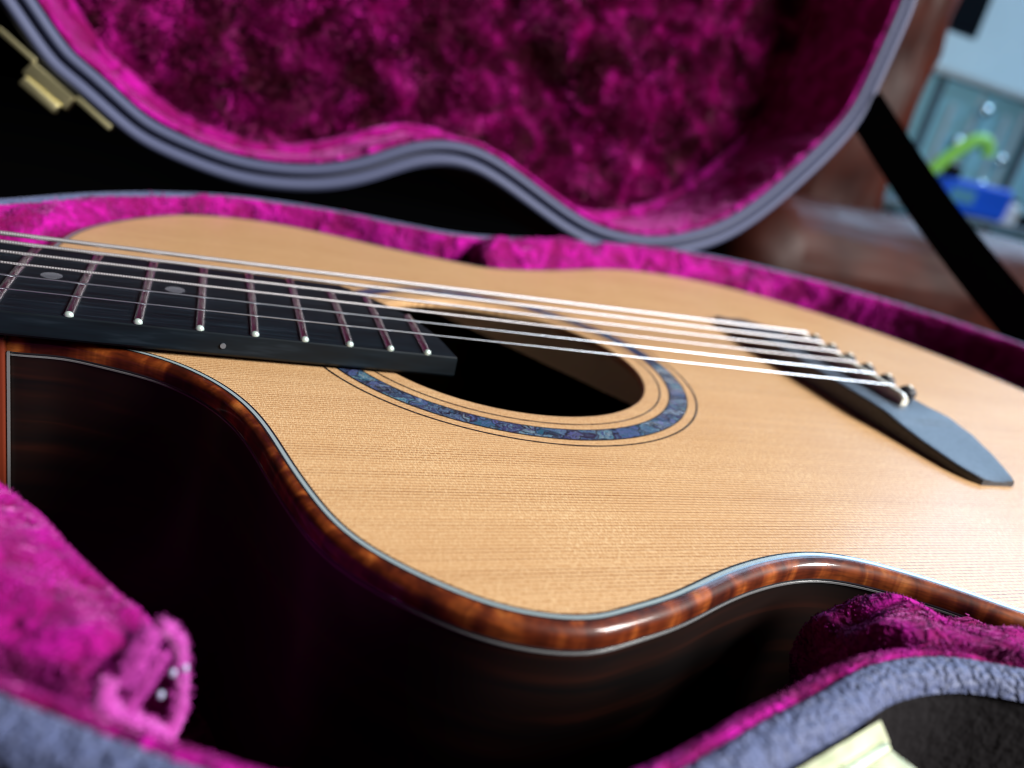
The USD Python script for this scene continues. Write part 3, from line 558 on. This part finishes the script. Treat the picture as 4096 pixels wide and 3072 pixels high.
fuzz(lid, 'lid_pile', (LP(fpt[:, 0], fpt[:, 1], w), fft), 'lid_fibre', 110000, .0062, .00065, 91, jitter=.35, keep=lambda c_, n_: ((c_[:, 2] < .27) & (c_[:, 0] > -.42)).astype(float))
# catch hardware on the lid's left edge
def edge_frame(u):
    i = int(np.argmin(np.hypot(LC[:, 0] - u[0], LC[:, 1] - u[1]))); o = LN[i]; a = np.array([-o[1], o[0]]); a *= np.sign(a[0]); return LC[i], a, o
def lslab(u, a0, a1, o0, o1, w0, w1, bev=.0006):
    m = boxm(a0, a1, o0, o1, w0, w1, bev); p, a, o = edge_frame(u); q = np.array(m.vertices)
    xy = p + q[:, :1] * a + q[:, 1:2] * o; m.vertices = LP(xy[:, 0], xy[:, 1], q[:, 2]); m.fix_normals(); return m
CU = (-.3145, .0315)
cp = part(lid, 'catch_plate', lslab(CU, -.030, -.010, .0003, .0030, .002, .018), 'brass_gold', label='brass catch on the lid edge')
part(cp, 'catch_foot', lslab(CU, .012, .032, .0003, .0030, .002, .018), 'brass_gold')
part(cp, 'catch_hook', lslab(CU, -.0110, .0125, .0018, .0100, .001, .014, .0012), 'brass_gold')
part(cp, 'catch_lip', lslab(CU, -.0085, .0105, .0098, .0150, -.001, .006, .0012), 'brass_gold')
# lid stay strap: from the lid's wall down to the case rim
a_, b2_ = LP(np.array(.1885), np.array(.124), np.array(.004)), np.array([.245, .075, .004])
side_ = np.array([.55, -.2, .0]); t_ = np.linspace(0, 1, 24)
line = a_ + (b2_ - a_) * t_[:, None]; line[:, 2] -= .006 * np.sin(math.pi * t_)
dirn = (b2_ - a_) / np.linalg.norm(b2_ - a_); viewn = np.cross(dirn, [.55, .75, .1]); viewn /= np.linalg.norm(viewn); nn = np.cross(dirn, viewn)
sec = [(-.0132, -.0008), (.0132, -.0008), (.0132, .0008), (-.0132, .0008)]
sv = np.array([[p + viewn * s[0] + nn * s[1] for s in sec] for p in line])
part(K, 'lid_stay', (sv.reshape(-1, 3), quads(24, 4, False, True)), 'strap', smooth=False, label='black cloth strap that holds the lid open')

# ------------------------------------------------------------------ SOFA under and behind the case
S = thing('leather_sofa', (.2, .3, -.55), 'brown leather sofa on which the guitar case rests', 'sofa')
def cushion(x0, x1, y0, y1, z0, z1, r, seed, amp=.012, sc=7.):
    m = rounded_box((x1 - x0, y1 - y0, z1 - z0), r, ((x0 + x1) / 2, (y0 + y1) / 2, (z0 + z1) / 2), 3).subdivide_to_size(.05)
    v = np.array(m.vertices); nr = m.vertex_normals
    return v + nr * ((meshkit.fbm(v * sc, 4, seed) - .5) * amp)[:, None], np.array(m.faces)
part(S, 'seat_cushion', cushion(-1.1, 1.35, -.42, .44, -.33, -.1285, .05, 51, .002), 'leather', smooth=60)
part(S, 'bolster', cushion(.31, 1.35, .47, .68, -.2, .045, .09, 52, .03), 'leather', smooth=60)
part(S, 'armrest', cushion(.50, .70, .66, 1.05, -.30, .55, .075, 53, .045, 16.), 'leather', smooth=60)
part(S, 'sofa_base', boxm(-1.15, 1.40, -.40, .95, -.52, -.335, .02), 'leather')

# ------------------------------------------------------------------ ROOM behind, far out of focus
mat('wall_paint', {**GEO, 'n': ('noise_texture', {'scale': 3., 'detail': 3.}), 'r': ('rgb_ramp', {'ramp': [(.3, (.58, .66, .66)), (.7, (.66, .73, .72))]}), 'p': ('principled_bsdf', {'roughness': .8})},
    [('g.position', 'n.vector'), ('n.fac', 'r.fac'), ('r.color', 'p.base_color')])
plain('floor_board', (.004, .0035, .0035), .9, specular_ior_level=0.)
plain('black_gloss', (.008, .012, .018), .2)
plain('blue_fabric', (.006, .12, .95), .6)
plain('lime', (.36, .95, .16), .5)
plain('pale_blue_print', (.10, .36, .60), .6)
plain('frost', (.42, .86, 1.0), .35)
plain('chrome', (.85, .95, .97), .16, metallic=1.)
plain('white_plastic', (.75, .85, .9), .3)
plain('grey_top', (.10, .15, .19), .5)
structure('floor', trimesh.creation.box((9, 9, .02), trimesh.transformations.translation_matrix((2, 1, -.56))), 'floor_board', False)
structure('wall', trimesh.creation.box((4.2, .05, 3.0), trimesh.transformations.translation_matrix((3.6, 3.45, .95))), 'wall_paint', False)
T = thing('side_table', (3.0, 2.35, -.55), 'low grey side table far behind at the right', 'table')
part(T, 'table_top', boxm(2.05, 3.9, 2.05, 2.75, -.012, .018, .008), 'grey_top')
for x, y in ((2.1, 2.1), (3.85, 2.1), (2.1, 2.7), (3.85, 2.7)): part(T, 'leg', boxm(x - .02, x + .02, y - .02, y + .02, -.55, -.012), 'grey_top', False)
B = thing('blue_bag', (2.65, 2.25, .019), 'bright blue bag with a lime green handle on the side table', 'bag')
part(B, 'bag_body', cushion(2.46, 2.86, 2.16, 2.34, .019, .150, .02, 61, .01), 'blue_fabric', smooth=50)
part(B, 'bag_print', boxm(2.50, 2.64, 2.1535, 2.158, .06, .115, .002), 'pale_blue_print')
part(B, 'handle', tube(open_spline([(2.40, 2.2, .145), (2.45, 2.2, .205), (2.51, 2.2, .262), (2.565, 2.2, .30), (2.615, 2.2, .305), (2.645, 2.2, .285), (2.655, 2.2, .255)], 40), .026, 16), 'lime', smooth=50)
part(B, 'clip', cushion(2.45, 2.53, 2.16, 2.2, .14, .20, .015, 62, .004), 'black_gloss', smooth=50)
TV = thing('television', (2.3, 2.75, .6), 'dark screen standing near the far wall, upper right corner', 'screen')
part(TV, 'screen', boxm(2.62, 2.92, 2.72, 2.75, .745, 1.35, .01), 'black_gloss')
DR = thing('drawer_cabinet', (3.1, 2.95, -.55), 'pale blue translucent drawer cabinet against the far wall', 'cabinet')
part(DR, 'cabinet_body', boxm(2.65, 4.3, 2.95, 3.30, -.55, .60, .01), 'frost')
part(DR, 'cabinet_top', boxm(2.60, 4.35, 2.90, 3.33, .60, .64, .01), 'wall_paint')
for i in range(5): part(DR, 'post', boxm(2.66 + .36 * i, 2.70 + .36 * i, 2.915, 2.949, -.54, .59, .008), 'grey_top' if i % 2 else 'frost')
for x, z in ((3.34, .50), (3.52, .16), (3.50, .10), (3.42, .36), (3.62, .06), (3.58, .30), (3.24, .33)):
    s = trimesh.creation.icosphere(3, .032); s.apply_translation((x, 2.892, z)); part(DR, 'knob', s, 'chrome', True)
    part(DR, 'knob_stem', disc(0, 0, 0, .006, .02).apply_transform(trimesh.transformations.rotation_matrix(math.pi / 2, [1, 0, 0])).apply_translation((x, 2.92, z)), 'chrome')
for x, z0_, z1_ in ((3.02, .1, .56), (3.16, .02, .50), (3.33, .02, .58), (3.55, .1, .52), (3.66, .02, .56), (3.78, .02, .5)):
    part(DR, 'rib', boxm(x, x + .022, 2.925, 2.949, z0_, z1_, .006), 'white_plastic')
BX = [(2.93, 3.02, 2.2, 2.3, .10, 'white_plastic', 'jar', 'small white jar standing right of the blue bag', 'jar'), (3.06, 3.24, 2.25, 2.4, .055, 'black_gloss', 'dark_box', 'low black box on the side table behind the white jar', 'box'),
      (3.28, 3.36, 2.2, 2.28, .13, 'frost', 'bottle', 'pale blue bottle on the right end of the side table', 'bottle')]
for x0, x1, y0, y1, h, m_, nm, lb, ct in BX:
    b0 = thing(nm, ((x0 + x1) / 2, (y0 + y1) / 2, .019), lb, ct)
    if nm == 'dark_box':
        part(b0, 'box_body', boxm(x0, x1, y0, y1, .019, .019 + h * .8, .006), m_); part(b0, 'lid', boxm(x0 - .004, x1 + .004, y0 - .004, y1 + .004, .0195 + h * .8, .019 + h, .004), m_)
    else:
        q_ = trimesh.creation.revolve([(0, 0), ((x1 - x0) / 2, 0), ((x1 - x0) / 2, h * .72), ((x1 - x0) * .3, h * .84), ((x1 - x0) * .3, h * .9), (0, h * .9)], sections=32).apply_translation(((x0 + x1) / 2, (y0 + y1) / 2, .019)); part(b0, 'body', q_, m_)
        q_ = trimesh.creation.cylinder((x1 - x0) * .33, h * .14, sections=32).apply_translation(((x0 + x1) / 2, (y0 + y1) / 2, .0195 + h * .97)); part(b0, 'cap', q_, 'chrome')
